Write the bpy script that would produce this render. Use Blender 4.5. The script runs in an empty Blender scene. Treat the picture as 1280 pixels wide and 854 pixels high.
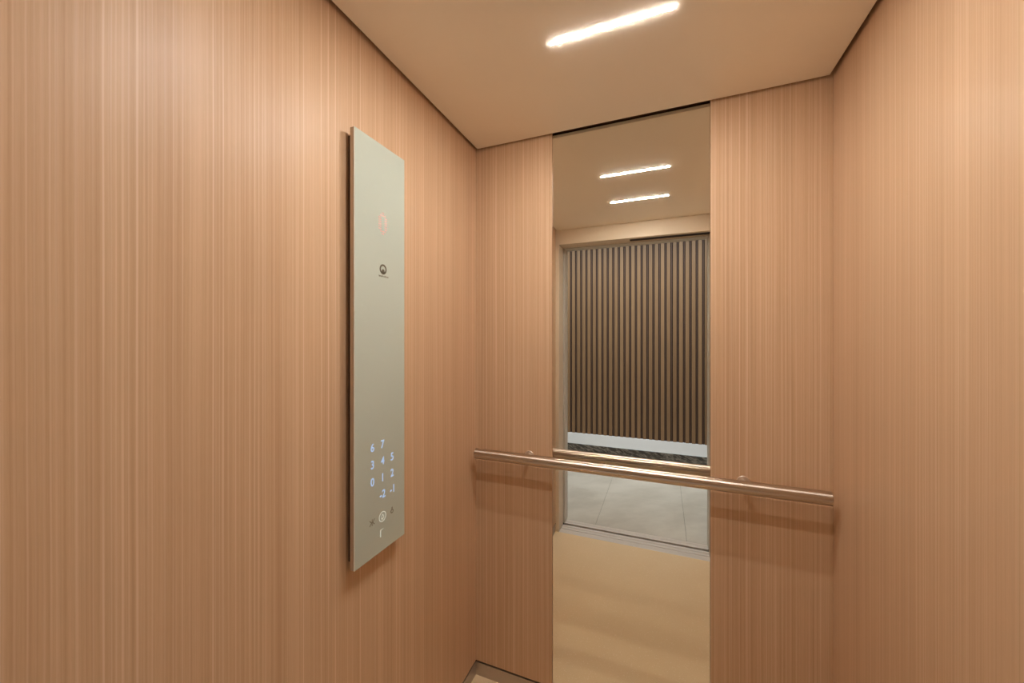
import bpy, bmesh, math, random
from mathutils import Matrix, Vector

random.seed(7)
S = bpy.context.scene
COL = S.collection

# ------------------------------------------------------------------ camera, world, light, exposure
HCAM = 1.3483
cam_d = bpy.data.cameras.new('camera')
cam_d.sensor_width = 36.0
cam_d.lens = 469.16 / 1280 * 36.0
cam_d.shift_y = -(427 - 423.05) / 1280
cam_d.clip_start = 0.01
cam = bpy.data.objects.new('camera', cam_d)
cam.location = (0, 0, HCAM)
cam.rotation_euler = (math.radians(90), 0, 0.3821)
COL.objects.link(cam)
S.camera = cam

S.view_settings.view_transform = 'Standard'
S.view_settings.look = 'None'
S.view_settings.exposure = 0.14
S.view_settings.gamma = 1.0
S.view_settings.use_curve_mapping = False

w = bpy.data.worlds.new('world')
S.world = w
w.use_nodes = True
w.node_tree.nodes['Background'].inputs[0].default_value = (0.003, 0.003, 0.003, 1)
w.node_tree.nodes['Background'].inputs[1].default_value = 1.0

CAR_LIGHT = 412.0                      # radiance of the two ceiling strips
CAR_COLOR = (1.0, 0.97, 0.92)
def area_light(name, loc, sx, sy, power, color):
    d = bpy.data.lights.new(name, 'AREA')
    d.shape = 'RECTANGLE'; d.size = sx; d.size_y = sy
    d.energy = power; d.color = color
    o = bpy.data.objects.new(name, d); o.location = loc
    COL.objects.link(o)
    return o
lob = area_light('lobby_lamp', (-0.3, -0.95, 2.90), 2.2, 0.20, 31.0, (0.86, 0.93, 1.0))
lob.rotation_euler = (math.radians(-18), 0, 0)         # a linear wall washer, tilted towards the slats
lob.data.spread = math.radians(100)

S.cycles.use_guiding = True
S.cycles.sample_clamp_indirect = 0.0
S.cycles.blur_glossy = 0.0

# ------------------------------------------------------------------ dimensions (metres, floor z = 0)
XL, XR = -0.6963, 0.4545               # inner faces of the side walls
YB, YF = 1.344, 0.154                  # inner faces of the back and front walls
ZC = 2.0997                            # underside of the ceiling panel
ZB = 0.051                             # top of the baseboard
MX0, MX1 = -0.381, 0.141               # mirror
OX0, OX1 = -0.672, 0.270               # door opening
RAILY, RAILZ, RAILR = YB - 0.050, 0.904, 0.0195

# ------------------------------------------------------------------ helpers
def add_box(bm, x0, x1, y0, y1, z0, z1, bevel=0.0, seg=1):
    m = Matrix.Translation(((x0+x1)/2, (y0+y1)/2, (z0+z1)/2)) @ Matrix.Diagonal((abs(x1-x0), abs(y1-y0), abs(z1-z0), 1))
    r = bmesh.ops.create_cube(bm, size=1.0, matrix=m)
    if bevel > 0:
        es = list({e for v in r['verts'] for e in v.link_edges})
        bmesh.ops.bevel(bm, geom=es, offset=bevel, segments=seg, profile=0.5, affect='EDGES')
    return bm

def box_bm(*a, **k):
    return add_box(bmesh.new(), *a, **k)

def add_lathe(bm, profile, matrix, n=40):
    """profile: list of (axis position, radius) along local z; ends close when the radius is 0"""
    rings = []
    for z, r in profile:
        if r <= 1e-7:
            rings.append([bm.verts.new(matrix @ Vector((0, 0, z)))])
        else:
            rings.append([bm.verts.new(matrix @ Vector((r*math.cos(2*math.pi*k/n), r*math.sin(2*math.pi*k/n), z))) for k in range(n)])
    for A, B in zip(rings[:-1], rings[1:]):
        for k in range(n):
            k2 = (k+1) % n
            if len(A) == 1 and len(B) > 1: bm.faces.new((A[0], B[k2], B[k]))
            elif len(B) == 1 and len(A) > 1: bm.faces.new((A[k], A[k2], B[0]))
            elif len(A) > 1: bm.faces.new((A[k], A[k2], B[k2], B[k]))
    return bm

def obj(name, bm, mat, parent=None, smooth=False, loc=None):
    me = bpy.data.meshes.new(name)
    bmesh.ops.recalc_face_normals(bm, faces=bm.faces)
    if smooth:
        for f in bm.faces: f.smooth = True
    bm.to_mesh(me); bm.free()
    me.materials.append(mat)
    o = bpy.data.objects.new(name, me)
    COL.objects.link(o)
    if parent is not None: o.parent = parent
    if loc is not None: o.location = loc
    if smooth: 
        try: me.shade_smooth_by_angle = None
        except Exception: pass
        for e in me.edges:
            pass
    return o

def sharp(o, deg=35):
    """smooth shading with sharp edges beyond an angle"""
    me = o.data
    bm = bmesh.new(); bm.from_mesh(me)
    for f in bm.faces: f.smooth = True
    for e in bm.edges:
        if len(e.link_faces) == 2 and e.calc_face_angle(0) > math.radians(deg): e.smooth = False
    bm.to_mesh(me); bm.free()
    return o

def empty(name, loc):
    o = bpy.data.objects.new(name, None); o.location = loc
    o.empty_display_size = 0.05
    COL.objects.link(o)
    return o

def local(o):
    """children are modelled in world coordinates: this undoes the parent's own location"""
    return Matrix.Translation(-Vector(o.location))

def part(name, bm, mat, parent, root, smooth=False):
    """a part modelled in world coordinates; root is the thing whose origin the part tree is relative to"""
    bmesh.ops.transform(bm, matrix=local(root), verts=bm.verts)
    o = obj(name, bm, mat, parent)
    if smooth: sharp(o)
    return o

def tag(o, label, cat, group=None):
    o['label'] = label; o['category'] = cat
    if group: o['group'] = group
    return o

def structure(name, bm, mat):
    o = obj(name, bm, mat); o['kind'] = 'structure'
    return o

# ------------------------------------------------------------------ materials
def new_mat(name):
    m = bpy.data.materials.new(name); m.use_nodes = True
    nt = m.node_tree
    return m, nt, nt.nodes['Principled BSDF']

def plain(name, col, rough=0.5, metal=0.0, spec=0.5, coat=0.0):
    m, nt, b = new_mat(name)
    b.inputs['Base Color'].default_value = (*col, 1)
    b.inputs['Roughness'].default_value = rough
    b.inputs['Metallic'].default_value = metal
    b.inputs['Specular IOR Level'].default_value = spec
    b.inputs['Coat Weight'].default_value = coat
    return m

def emit(name, col, strength):
    m = bpy.data.materials.new(name); m.use_nodes = True
    nt = m.node_tree; nt.nodes.clear()
    e = nt.nodes.new('ShaderNodeEmission'); o = nt.nodes.new('ShaderNodeOutputMaterial')
    e.inputs[0].default_value = (*col, 1); e.inputs[1].default_value = strength
    nt.links.new(e.outputs[0], o.inputs[0])
    return m

class N:
    """small node-graph builder"""
    def __init__(s, nt): s.nt = nt
    def add(s, t, **k):
        n = s.nt.nodes.new(t)
        for a, v in k.items(): setattr(n, a, v)
        return n
    def link(s, a, b): s.nt.links.new(a, b)
    def math(s, op, a, b=None, c=None, clamp=False):
        n = s.add('ShaderNodeMath', operation=op, use_clamp=clamp)
        for i, v in enumerate((a, b, c)):
            if v is None: continue
            if isinstance(v, (int, float)): n.inputs[i].default_value = v
            else: s.link(v, n.inputs[i])
        return n.outputs[0]
    def comb(s, x, y, z):
        n = s.add('ShaderNodeCombineXYZ')
        for i, v in enumerate((x, y, z)):
            if isinstance(v, (int, float)): n.inputs[i].default_value = v
            else: s.link(v, n.inputs[i])
        return n.outputs[0]
    def noise(s, vec, scale=1.0, detail=2.0, rough=0.5):
        n = s.add('ShaderNodeTexNoise'); s.link(vec, n.inputs['Vector'])
        n.inputs['Scale'].default_value = scale; n.inputs['Detail'].default_value = detail
        n.inputs['Roughness'].default_value = rough
        return n.outputs['Fac']
    def ramp(s, fac, a, b):
        n = s.add('ShaderNodeMapRange', interpolation_type='SMOOTHSTEP')
        s.link(fac, n.inputs['Value'])
        n.inputs['From Min'].default_value = a; n.inputs['From Max'].default_value = b
        return n.outputs['Result']
    def mix(s, fac, a, b):
        n = s.add('ShaderNodeMix', data_type='RGBA')
        for i, v in ((0, fac), (6, a), (7, b)):
            if isinstance(v, (int, float)): n.inputs[i].default_value = v
            elif isinstance(v, tuple): n.inputs[i].default_value = (*v, 1)
            else: s.link(v, n.inputs[i])
        return n.outputs[2]
    def xyz(s):
        g = s.add('ShaderNodeNewGeometry'); p = s.add('ShaderNodeSeparateXYZ')
        s.link(g.outputs['Position'], p.inputs[0])
        return p.outputs[0], p.outputs[1], p.outputs[2]

def veneer(name, seed, contrast):
    """straight-grained laminate: upright hairlines, pale lines at uneven spacing, short pores"""
    m, nt, b = new_mat(name)
    g = N(nt)
    x, y, z = g.xyz()
    u = g.math('ADD', g.math('ADD', x, y), seed)
    wob = g.math('MULTIPLY', g.math('SUBTRACT', g.noise(g.comb(g.math('MULTIPLY', u, 6.0), 0, g.math('MULTIPLY', z, 1.3))), 0.5), 0.004)
    u = g.math('ADD', u, wob)
    def lines(freq, width, off):
        v = g.add('ShaderNodeTexVoronoi', voronoi_dimensions='1D', feature='F1')
        g.link(g.math('ADD', g.math('MULTIPLY', u, freq), off), v.inputs['W'])
        v.inputs['Scale'].default_value = 1.0
        sp = g.add('ShaderNodeSeparateColor'); g.link(v.outputs['Color'], sp.inputs[0])
        return g.math('MULTIPLY', g.ramp(v.outputs['Distance'], width, width*0.25), g.math('POWER', sp.outputs[0], 1.2))
    l1 = lines(52.0, 0.085, 3.1)
    l2 = lines(120.0, 0.15, 11.7)
    l3 = lines(75.0, 0.10, 27.3)
    d1 = lines(64.0, 0.16, 40.9)
    fade = g.ramp(g.noise(g.comb(g.math('MULTIPLY', u, 90.0), 0, g.math('MULTIPLY', z, 2.2)), detail=1), 0.25, 0.62)
    broad = g.noise(g.comb(g.math('MULTIPLY', u, 26.0), 0, g.math('MULTIPLY', z, 0.35)), detail=2)
    fine = g.noise(g.comb(g.math('MULTIPLY', u, 330.0), 0, g.math('MULTIPLY', z, 1.6)), detail=2, rough=0.6)
    pore = g.noise(g.comb(g.math('MULTIPLY', u, 900.0), 0, g.math('MULTIPLY', z, 36.0)), detail=1)
    pale = g.math('ADD', g.math('ADD', l1, g.math('MULTIPLY', l2, 0.55)), g.math('MULTIPLY', l3, 0.7), clamp=True)
    pale = g.math('MULTIPLY', pale, g.math('ADD', g.math('MULTIPLY', fade, 0.6), 0.4))
    t = g.math('ADD', g.math('MULTIPLY', g.math('SUBTRACT', broad, 0.5), 1.1), g.math('MULTIPLY', g.math('SUBTRACT', fine, 0.5), 1.1))
    t = g.math('ADD', t, g.math('MULTIPLY', g.math('SUBTRACT', pore, 0.5), 0.35))
    t = g.math('SUBTRACT', t, g.math('MULTIPLY', d1, 0.30))
    t = g.math('ADD', g.math('MULTIPLY', t, contrast), 0.5, clamp=True)
    base = g.mix(t, WOOD_DARK, WOOD_MID)
    col = g.mix(g.math('MULTIPLY', pale, 0.62*contrast), base, WOOD_PALE)
    g.link(col, b.inputs['Base Color'])
    b.inputs['Roughness'].default_value = 0.42
    b.inputs['Specular IOR Level'].default_value = 0.35
    bump = g.add('ShaderNodeBump'); bump.inputs['Strength'].default_value = 0.05; bump.inputs['Distance'].default_value = 0.0004
    g.link(fine, bump.inputs['Height']); g.link(bump.outputs[0], b.inputs['Normal'])
    return m

WOOD_DARK = (0.50, 0.305, 0.175)
WOOD_MID = (0.70, 0.475, 0.30)
WOOD_PALE = (0.85, 0.67, 0.50)

M = {}
M['veneer_left'] = veneer('veneer_left', 3.7, 0.8)
M['veneer_back'] = veneer('veneer_back', 11.2, 0.9)
M['veneer_right'] = veneer('veneer_right', 19.4, 0.65)
M['dark_gap'] = plain('dark_gap', (0.09, 0.05, 0.03), 0.9)
M['gap_brown'] = plain('gap_brown', (0.12, 0.06, 0.03), 0.9)
M['shell'] = plain('shell', (0.05, 0.045, 0.04), 0.8)
M['ceiling'] = plain('ceiling_satin', (0.88, 0.79, 0.66), 0.36, spec=0.4)
M['door_paint'] = plain('door_paint', (0.70, 0.57, 0.42), 0.5)
M['frame_paint'] = plain('frame_paint', (0.62, 0.57, 0.49), 0.45)
M['steel'] = plain('sill_steel', (0.76, 0.69, 0.62), 0.42, metal=0.35)
M['base_metal'] = plain('base_metal', (0.50, 0.44, 0.39), 0.35, metal=0.85)
M['mirror'] = plain('mirror_silver', (0.86, 0.86, 0.81), 0.0, metal=1.0)
M['mirror_edge'] = plain('mirror_edge', (0.80, 0.82, 0.76), 0.15, spec=0.6)
M['panel_glass'] = plain('panel_glass', (0.49, 0.54, 0.47), 0.01, spec=0.55, coat=0.0)
M['panel_edge'] = plain('panel_edge', (0.80, 0.76, 0.64), 0.2)
M['housing'] = plain('housing_bronze', (0.56, 0.42, 0.30), 0.45, metal=0.2)
M['lamp'] = emit('lamp_diffuser', CAR_COLOR, CAR_LIGHT)
M['lamp_frame'] = plain('lamp_frame', (0.6, 0.55, 0.48), 0.4)
M['digit'] = emit('digit_light', (0.45, 0.58, 0.82), 0.82)
M['digit_white'] = emit('symbol_light', (0.60, 0.58, 0.46), 0.9)
M['digit_dim'] = emit('symbol_light_dim', (0.45, 0.44, 0.36), 1.0)
M['digit_red'] = emit('display_light', (0.84, 0.50, 0.40), 0.92)
M['print'] = plain('dark_print', (0.10, 0.085, 0.055), 0.5)
M['print_grey'] = plain('grey_print', (0.20, 0.18, 0.13), 0.5)
M['white_band'] = plain('white_band', (0.80, 0.81, 0.83), 0.45)
M['slat_gap'] = plain('slat_backing', (0.030, 0.016, 0.012), 0.85)
M['lobby_paint'] = plain('lobby_paint', (0.78, 0.77, 0.75), 0.7)

def steel_tube():
    m, nt, b = new_mat('rail_steel'); g = N(nt)
    b.inputs['Base Color'].default_value = (0.60, 0.515, 0.43, 1)
    b.inputs['Metallic'].default_value = 1.0
    b.inputs['Roughness'].default_value = 0.30
    b.inputs['Anisotropic'].default_value = 0.95         # brushed round the tube: highlights run along it
    b.inputs['Anisotropic Rotation'].default_value = 0.25
    tg = g.add('ShaderNodeTangent', direction_type='RADIAL', axis='X')
    g.link(tg.outputs[0], b.inputs['Tangent'])
    return m
M['rail'] = steel_tube()
M['bracket'] = plain('bracket_steel', (0.74, 0.65, 0.56), 0.4, metal=0.85)

def speckle():
    m, nt, b = new_mat('car_floor'); g = N(nt)
    x, y, z = g.xyz()
    p = g.comb(x, y, 0)
    a = g.noise(p, 240.0, 2); c = g.noise(p, 5.0, 3)
    v = g.add('ShaderNodeTexVoronoi'); g.link(p, v.inputs['Vector']); v.inputs['Scale'].default_value = 160.0
    sp = g.add('ShaderNodeSeparateColor'); g.link(v.outputs['Color'], sp.inputs[0])
    chip = g.math('MULTIPLY', g.ramp(v.outputs['Distance'], 0.40, 0.22), g.ramp(sp.outputs[0], 0.72, 0.80))
    base = g.mix(g.math('ADD', g.math('MULTIPLY', a, 0.6), g.math('MULTIPLY', c, 0.4)), (0.68, 0.50, 0.30), (0.82, 0.63, 0.40))
    g.link(g.mix(g.math('MULTIPLY', chip, 0.45), base, (0.88, 0.74, 0.54)), b.inputs['Base Color'])
    b.inputs['Roughness'].default_value = 0.5
    b.inputs['Specular IOR Level'].default_value = 0.3
    return m
M['floor'] = speckle()

def marble_dark():
    m, nt, b = new_mat('dark_marble'); g = N(nt)
    x, y, z = g.xyz()
    n = g.noise(g.comb(g.math('ADD', g.math('MULTIPLY', x, 9.0), g.math('MULTIPLY', z, 16.0)), y, g.math('MULTIPLY', z, 7.0)), 2.0, 6, 0.65)
    vein = g.ramp(g.math('ABSOLUTE', g.math('SUBTRACT', n, 0.5)), 0.05, 0.0)
    base = g.mix(n, (0.010, 0.007, 0.005), (0.055, 0.042, 0.030))
    g.link(g.mix(g.math('MULTIPLY', vein, 0.6), base, (0.36, 0.31, 0.25)), b.inputs['Base Color'])
    b.inputs['Roughness'].default_value = 0.2
    return m
M['marble'] = marble_dark()

def tile_mat():
    m, nt, b = new_mat('lobby_tile'); g = N(nt)
    x, y, z = g.xyz()
    n = g.noise(g.comb(g.math('ADD', x, g.math('MULTIPLY', y, 0.6)), y, 0), 3.2, 6, 0.6)
    g.link(g.mix(g.ramp(n, 0.3, 0.7), (0.50, 0.45, 0.375), (0.64, 0.585, 0.50)), b.inputs['Base Color'])
    b.inputs['Roughness'].default_value = 0.28
    b.inputs['Specular IOR Level'].default_value = 0.5
    return m
M['tile'] = tile_mat()

def slat_mat():
    m, nt, b = new_mat('walnut_slat'); g = N(nt)
    x, y, z = g.xyz()
    oi = g.add('ShaderNodeObjectInfo')
    n = g.noise(g.comb(g.math('MULTIPLY', x, 70.0), g.math('MULTIPLY', oi.outputs['Random'], 30.0), g.math('MULTIPLY', z, 2.5)), 1.0, 4, 0.6)
    t = g.math('ADD', g.math('MULTIPLY', n, 0.8), g.math('MULTIPLY', oi.outputs['Random'], 0.35), clamp=True)
    g.link(g.mix(t, (0.14, 0.072, 0.030), (0.29, 0.168, 0.082)), b.inputs['Base Color'])
    b.inputs['Roughness'].default_value = 0.5
    return m
M['slat'] = slat_mat()
M['slot_shade'] = plain('slot_shade_dark', (0.022, 0.011, 0.006), 0.7)
M['rib'] = plain('dark_rib', (0.10, 0.05, 0.028), 0.6)

# ------------------------------------------------------------------ the car: walls, floor, ceiling
T = 0.020                                # cladding thickness
ZT = 2.120                               # cladding runs up behind the ceiling panel
GAP = 0.006                              # open joint over the baseboard
structure('wall_left', box_bm(XL-T, XL, YF-0.117, YB+T, ZB+GAP, ZT), M['veneer_left'])
structure('wall_right', box_bm(XR, XR+T, YF-0.117, YB+T, ZB+GAP, ZT), M['veneer_right'])
wb = structure('wall_back', box_bm(XL-T, XR+T, YB+0.014, YB+0.014+T, 0, ZT), M['shell'])
for x0, x1 in ((XL, MX0), (MX1, XR)):
    obj('panel', box_bm(x0, x1, YB, YB+0.014, ZB+GAP, ZT, bevel=0.0008), M['veneer_back'], wb)
for nm, b3 in (('baseboard_left', (XL-T, XL+0.0005, YF, YB, 0, ZB)),
               ('baseboard_right', (XR-0.0005, XR+T, YF, YB, 0, ZB)),
               ('baseboard_back', (XL+0.0005, XR-0.0005, YB-0.0005, YB+0.014, 0, ZB))):
    structure(nm, box_bm(*b3), M['base_metal'])
# dark packing seen in the open joint
for nm, b3 in (('trim_1', (XL-T, XL-0.006, YF, YB+0.014, ZB, ZB+GAP)),
               ('trim_2', (XR+0.006, XR+T, YF, YB+0.014, ZB, ZB+GAP)),
               ('trim_3', (XL, XR, YB+0.006, YB+0.014, ZB, ZB+GAP))):
    structure(nm, box_bm(*b3), M['dark_gap'])
structure('floor', box_bm(XL-T, XR+T, YF, YB+0.030, -0.03, 0.0), M['floor'])
G = 0.012
ce = structure('ceiling', box_bm(XL+G, XR-G, YF+0.003, YB-G, ZC, ZC+0.012, bevel=0.0012), M['ceiling'])
obj('roof_slab', box_bm(XL-T, XR+T, YF-0.117, YB+0.034, ZT, ZT+0.02), M['gap_brown'], ce)

# front of the car: fascia over the opening, jambs, underside with the door track slot
FB = 0.037                               # outer face of the car front
wf = structure('wall_front', box_bm(XL, XR, 0.118, YF, 2.0, ZT, bevel=0.001), M['door_paint'])
obj('jamb', box_bm(XL, OX0, FB, YF-0.0005, 0, 2.0, bevel=0.001), M['door_paint'], wf)
obj('jamb', box_bm(OX1, XR, FB, YF-0.0005, 0, 2.0, bevel=0.001), M['door_paint'], wf)
obj('lip', box_bm(XL, XR, FB, 0.050, 2.0, ZT), M['door_paint'], wf)
obj('soffit_plate', box_bm(OX0, -0.205, 0.074, 0.118, 2.0002, 2.02), M['door_paint'], wf)
obj('soffit_plate', box_bm(OX0, -0.205, 0.050, 0.066, 2.0002, 2.02), M['door_paint'], wf)
obj('slot_shade_fill', box_bm(XL, XR, 0.050, 0.118, 2.004, 2.07), M['slot_shade'], wf)  # solid dark block filling the door slot, its colour standing in for shade

# sills and the running gap
sl = structure('trim_4', box_bm(OX0, XR, FB, YF, -0.03, -0.012), M['shell'])
for y0, y1 in ((0.1010, YF-0.0020), (0.0665, 0.0960), (FB, 0.0615)):
    obj('sill_strip', box_bm(OX0, OX1, y0, y1, -0.012, 0.0, bevel=0.0006), M['steel'], sl)
LF, LB = 0.013, -0.070                   # landing door frame
ls = structure('trim_5', box_bm(OX0, XR, -0.045, LF, -0.03, -0.012), M['shell'])
for y0, y1 in ((-0.016, LF), (-0.0435, -0.020)):
    obj('sill_strip', box_bm(OX0, OX1, y0, y1, -0.012, 0.0, bevel=0.0006), M['steel'], ls)
d = structure('door_1', box_bm(-0.763, OX1+0.1, LB, LF, 2.0, 2.12, bevel=0.001), M['frame_paint'])
obj('jamb', box_bm(-0.763, -0.663, LB, LF, 0, 2.0, bevel=0.001), M['frame_paint'], d)
obj('jamb', box_bm(OX1, OX1+0.1, LB, LF, 0, 2.0, bevel=0.001), M['frame_paint'], d)

# ------------------------------------------------------------------ the lobby seen in the mirror
LY = -1.718                              # face of the slats
LZ = 3.00
bm = box_bm(-2.6, -0.763, LB+0.004, LF-0.004, 0, LZ)
add_box(bm, OX1+0.1, 2.2, LB+0.004, LF-0.004, 0, LZ)
add_box(bm, -0.763, OX1+0.1, LB+0.004, LF-0.004, 2.12, LZ)
structure('wall_landing', bm, M['lobby_paint'])
structure('wall_lobby_left', box_bm(-2.62, -2.6, LY-0.06, LF, 0, LZ), M['lobby_paint'])
structure('wall_lobby_right', box_bm(2.2, 2.22, LY-0.06, LF, 0, LZ), M['lobby_paint'])
structure('lobby_ceiling', box_bm(-2.6, 2.2, LY-0.06, LF, LZ, LZ+0.02), M['lobby_paint'])
wl = structure('wall_lobby', box_bm(-2.6, 2.2, LY-0.06, LY-0.022, 0.226, LZ), M['slat_gap'])
P = 0.0615
k0 = int((-2.6 - 0.3965)/P) + 1
sm = rm = None
for k in range(k0, 30):
    cx = 0.3965 + k*P                    # centre of a gap; the slat follows it
    if cx + P > 2.19 or cx < -2.58: continue
    o = obj('slat', box_bm(-0.0185, 0.0185, -0.022, 0.0, 0.226, LZ, bevel=0.0012), M['slat'], wl, loc=(cx + P/2, LY, 0)) if sm is None else sm.copy()
    if sm is None: sm = o
    else:
        o.location = (cx + P/2, LY, 0); COL.objects.link(o)
    r = obj('rib', box_bm(-0.0036, 0.0036, -0.022, -0.008, 0.226, LZ), M['rib'], wl, loc=(cx, LY, 0)) if rm is None else rm.copy()
    if rm is None: rm = r
    else:
        r.location = (cx, LY, 0); COL.objects.link(r)
structure('trim_6', box_bm(-2.6, 2.2, LY-0.06, LY+0.002, 0.100, 0.226, bevel=0.001), M['white_band'])
mb = structure('baseboard_lobby', box_bm(-2.6, 2.2, LY-0.06, LY-0.010, 0.0, 0.0995), M['marble'])
x = -2.452
while x < 2.1:
    obj('marble_tile', box_bm(x+0.001, x+0.599, LY-0.010, LY+0.004, 0.0, 0.0995, bevel=0.001), M['marble'], mb)
    x += 0.6
lf = structure('lobby_floor', box_bm(-2.6, 2.2, LY-0.06, -0.045, -0.03, -0.003), M['print_grey'])
tm = None
y = -0.045
row = 0
while y > LY:
    y1, y0 = y - 0.001, max(y - 0.599, LY)
    x = -2.252
    while x < 1.95:
        t = obj('tile', box_bm(x+0.001, x+0.599, y0, y1, -0.004, 0.0, bevel=0.0008), M['tile'], lf)
        x += 0.6
    y -= 0.6; row += 1

# ------------------------------------------------------------------ mirror
mi = empty('wall_mirror', ((MX0+MX1)/2, YB+0.010, ZB+0.006))
tag(mi, 'tall frameless mirror panel between the two striped wood wall panels, doorway reflected in it', 'mirror')
part('mirror_glass', box_bm(MX0+0.001, MX1-0.001, YB+0.0065, YB+0.014, ZB+0.006, 2.112), M['mirror'], mi, mi)

# ------------------------------------------------------------------ ceiling lights
def rounded_bar(bm, x0, x1, yc, zc, r, zdrop, n=14):
    """a long bar with round ends, domed downwards"""
    levels = [(0.0, 1.0), (0.45, 0.98), (0.8, 0.86), (1.0, 0.62)]
    rings = []
    for f, s in levels:
        pts = []
        for k in range(n+1):
            a = math.pi/2 + math.pi*k/n
            pts.append((x0 + r + r*s*math.cos(a), yc + r*s*math.sin(a)))
        for k in range(n+1):
            a = -math.pi/2 + math.pi*k/n
            pts.append((x1 - r + r*s*math.cos(a), yc + r*s*math.sin(a)))
        rings.append([bm.verts.new((px, py, zc - zdrop*f)) for px, py in pts])
    for A, B in zip(rings[:-1], rings[1:]):
        for k in range(len(A)):
            bm.faces.new((A[k], A[(k+1) % len(A)], B[(k+1) % len(A)], B[k]))
    bm.faces.new(rings[-1]); bm.faces.new(list(reversed(rings[0])))
    return bm
def strip_light(y, label):
    r = empty('ceiling_light', (-0.120, y, ZC)); tag(r, label, 'light', 'linear ceiling lights')
    bm = rounded_bar(bmesh.new(), -0.2690, 0.0290, y, ZC+0.0005, 0.0062, 0.0006)
    part('trim_ring', bm, M['lamp_frame'], r, r, smooth=True)
    bm = rounded_bar(bmesh.new(), -0.268, 0.028, y, ZC-0.0002, 0.0056, 0.0009)
    part('diffuser', bm, M['lamp'], r, r, smooth=True)
strip_light(0.9246, 'bright white linear ceiling light nearer the mirror, directly in view')
strip_light(0.567, 'white linear ceiling light nearer the doorway, seen only in the mirror')

# ------------------------------------------------------------------ handrail
hr = empty('handrail', (-0.119, RAILY, RAILZ))
tag(hr, 'round brushed metal handrail running across the mirror and the back wall', 'handrail')
XM = Matrix.Translation((0, RAILY, RAILZ)) @ Matrix.Rotation(math.radians(90), 4, 'Y')
x0, x1 = -0.6725, 0.4345
part('rail_tube', add_lathe(bmesh.new(), [(x0+0.0015, 0.0), (x0+0.0015, RAILR-0.001), (x0+0.0025, RAILR), (x1-0.0025, RAILR), (x1-0.0015, RAILR-0.001), (x1-0.0015, 0.0)], XM, 48), M['rail'], hr, hr, smooth=True)
for bx in (-0.469, 0.231):
    YM = Matrix.Translation((bx, 0, RAILZ)) @ Matrix.Rotation(math.radians(-90), 4, 'X')
    arm = part('bracket', add_lathe(bmesh.new(), [(RAILY+0.010, 0.0), (RAILY+0.010, 0.0085), (YB-0.003, 0.0085), (YB-0.003, 0.0)], YM, 24), M['bracket'], hr, hr, smooth=True)
    part('wall_plate', add_lathe(bmesh.new(), [(YB-0.0035, 0.0), (YB-0.0035, 0.0180), (YB-0.0025, 0.0190), (YB, 0.0190), (YB, 0.0)], YM, 32), M['bracket'], arm, hr, smooth=True)

# ------------------------------------------------------------------ control panel on the left wall
PY0, PY1, PZ0, PZ1 = 0.6740, 0.8577, 0.8035, 1.8440
PX = XL + 0.0296                         # front face
cp = empty('control_panel', (XL, (PY0+PY1)/2, PZ0))
tag(cp, 'tall pale green glass lift control panel with lit floor numbers on the left wall', 'control panel')
part('mount_box', box_bm(XL, PX-0.014, PY0+0.012, PY1-0.012, PZ0+0.012, PZ1-0.012), M['dark_gap'], cp, cp)
part('housing', box_bm(PX-0.014, PX-0.003, PY0+0.0005, PY1-0.0005, PZ0+0.0005, PZ1-0.0005, bevel=0.0008), M['housing'], cp, cp)
gl = part('glass_front', box_bm(PX-0.003, PX, PY0, PY1, PZ0, PZ1, bevel=0.0014), M['panel_glass'], cp, cp)
gl.data.materials.append(M['panel_edge'])
for f in gl.data.polygons:               # the polished bevel round the glass
    if f.normal.x < 0.98: f.material_index = 1

FRONT = Matrix(((0, 0, 1, PX), (1, 0, 0, 0), (0, 1, 0, 0), (0, 0, 0, 1)))   # drawing plane (y, z) -> glass front
def text_bm(s, size, cy, cz, wide=1.0, off=0.0):
    c = bpy.data.curves.new('t', 'FONT'); c.body = s; c.size = size
    c.align_x = 'CENTER'; c.align_y = 'CENTER'; c.resolution_u = 4; c.offset = off
    c.extrude = 0.0003
    o = bpy.data.objects.new('t', c); COL.objects.link(o)
    dg = bpy.context.evaluated_depsgraph_get(); dg.update()
    me = bpy.data.meshes.new_from_object(o.evaluated_get(dg))
    bm = bmesh.new(); bm.from_mesh(me)
    COL.objects.unlink(o); bpy.data.objects.remove(o); bpy.data.meshes.remove(me)
    xs = [v.co.x for v in bm.verts]; ys = [v.co.y for v in bm.verts]
    mid = Vector(((min(xs)+max(xs))/2, (min(ys)+max(ys))/2, 0))
    bmesh.ops.translate(bm, vec=-mid, verts=bm.verts)
    bmesh.ops.transform(bm, matrix=FRONT @ Matrix.Translation((cy, cz, 0)) @ Matrix.Diagonal((wide, 1, 1, 1)), verts=bm.verts)
    return bm
def flat(bm, pts, depth=0.0003):
    """a thin raised print with the outline pts (y, z)"""
    a = [bm.verts.new(FRONT @ Vector((p[0], p[1], depth))) for p in pts]
    b = [bm.verts.new(FRONT @ Vector((p[0], p[1], -0.0002))) for p in pts]
    bm.faces.new(a)
    for i in range(len(pts)):
        j = (i+1) % len(pts)
        bm.faces.new((a[i], b[i], b[j], a[j]))
    return bm
def ring(bm, cy, cz, ro, ri, n=28, sy=1.0):
    for k in range(n):
        a0, a1 = 2*math.pi*k/n, 2*math.pi*(k+1)/n
        flat(bm, [(cy+sy*r*math.cos(a), cz+r*math.sin(a)) for r, a in ((ri, a0), (ro, a0), (ro, a1), (ri, a1))])
    return bm
def stroke(bm, y0, z0, y1, z1, wd):
    dx, dz = y1-y0, z1-z0; l = math.hypot(dx, dz); nx, nz = -dz/l*wd/2, dx/l*wd/2
    return flat(bm, [(y0+nx, z0+nz), (y0-nx, z0-nz), (y1-nx, z1-nz), (y1+nx, z1+nz)])
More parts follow.
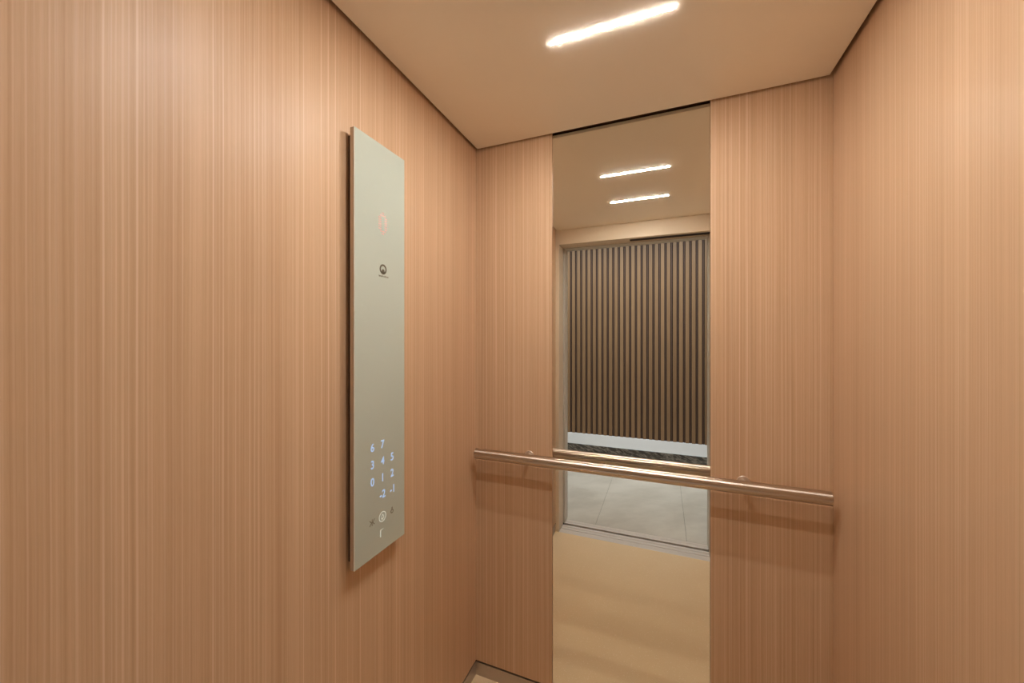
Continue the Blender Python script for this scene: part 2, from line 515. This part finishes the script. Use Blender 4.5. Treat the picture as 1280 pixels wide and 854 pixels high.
def disc(bm, cy, cz, r, n=12):
    return flat(bm, [(cy+r*math.cos(2*math.pi*k/n), cz+r*math.sin(2*math.pi*k/n)) for k in range(n)])
def mark(name, bm, mat, label=None):
    o = part(name, bm, mat, cp, cp)
    if label: o['label'] = label
    return o

CY = (0.7330, 0.7693, 0.8056)
for s, c, z in (('6', 0, 1.0773), ('7', 1, 1.0773), ('3', 0, 1.0350), ('4', 1, 1.0350), ('5', 2, 1.0350),
                ('0', 0, 0.9920), ('1', 1, 0.9920), ('2', 2, 0.9920), ('-2', 1, 0.9495), ('-1', 2, 0.9490)):
    mark('floor_number', text_bm(s, 0.0285, CY[c], z, 0.92, 0.0004), M['digit'], 'blue-white lit ' + s)
# position display: a dotted 0
bm = bmesh.new()
pat = ["..##..", ".####.", "##..##", "##..##", "##..##", "##..##", "##..##", "##..##", ".####.", "..##.."]
for j, rowp in enumerate(pat):
    for i, ch in enumerate(rowp):
        if ch == '#': disc(bm, 0.7702 + (i-2.5)*0.0054, 1.6425 - (j-4.5)*0.0058, 0.0023, 8)
mark('floor_display', bm, M['digit_red'], 'pink-red dotted 0')
# maker's ring emblem and the small line of print under it
bm = ring(bmesh.new(), 0.7712, 1.5255, 0.0130, 0.0084)
flat(bm, [(0.7712-0.0062, 1.5255-0.0095), (0.7712+0.0062, 1.5255-0.0095), (0.7712+0.0046, 1.5255-0.0020), (0.7712, 1.5255+0.0012), (0.7712-0.0046, 1.5255-0.0020)])
mark('emblem', bm, M['print'], 'dark ring emblem')
bm = bmesh.new()
rs = random.Random(3)
for i in range(9):
    yy = 0.7560 + i*0.0040
    hgt = (0.0052, 0.0036, 0.0036, 0.0050, 0.0036, 0.0036, 0.0052, 0.0036, 0.0036)[i]
    stroke(bm, yy, 1.5055, yy, 1.5055 + hgt, 0.0009)
    stroke(bm, yy + 0.0024, 1.5055, yy + 0.0024, 1.5055 + 0.0036, 0.0009)
    if i % 3 != 1: stroke(bm, yy, 1.5089 if i % 2 else 1.5058, yy + 0.0024, 1.5089 if i % 2 else 1.5058, 0.0008)
mark('small_print', bm, M['print_grey'])
# bottom row: door-close arrows, alarm bell, key
bm = bmesh.new()
cy, cz = 0.7318, 0.8925
stroke(bm, cy, cz-0.0085, cy, cz+0.0085, 0.0020)
for sg in (-1, 1):
    stroke(bm, cy+sg*0.0085, cz+0.0070, cy+sg*0.0018, cz, 0.0022)
    stroke(bm, cy+sg*0.0085, cz-0.0070, cy+sg*0.0018, cz, 0.0022)
mark('door_symbol', bm, M['print_grey'], 'dark door arrows')
cy, cz = 0.7690, 0.8915
bm = ring(bmesh.new(), cy, cz, 0.0130, 0.0112)
stroke(bm, cy-0.0050, cz-0.0042, cy+0.0050, cz-0.0042, 0.0016)
stroke(bm, cy-0.0040, cz-0.0042, cy-0.0028, cz+0.0035, 0.0014)
stroke(bm, cy+0.0040, cz-0.0042, cy+0.0028, cz+0.0035, 0.0014)
stroke(bm, cy-0.0030, cz+0.0035, cy+0.0030, cz+0.0035, 0.0014)
disc(bm, cy, cz+0.0056, 0.0014); disc(bm, cy, cz-0.0066, 0.0014)
mark('bell_symbol', bm, M['digit_white'], 'white bell in a ring')
cy, cz = 0.8053, 0.8920
bm = ring(bmesh.new(), cy, cz-0.0020, 0.0058, 0.0030)
stroke(bm, cy, cz+0.0036, cy, cz+0.0090, 0.0040)
mark('key_symbol', bm, M['print_grey'], 'dark key sign')
bm = bmesh.new()
stroke(bm, 0.7615, 0.8425, 0.7615, 0.8605, 0.0034)
stroke(bm, 0.7632, 0.8595, 0.7720, 0.8595, 0.0018)
mark('corner_mark', bm, M['digit_dim'], 'faint pale upright mark')
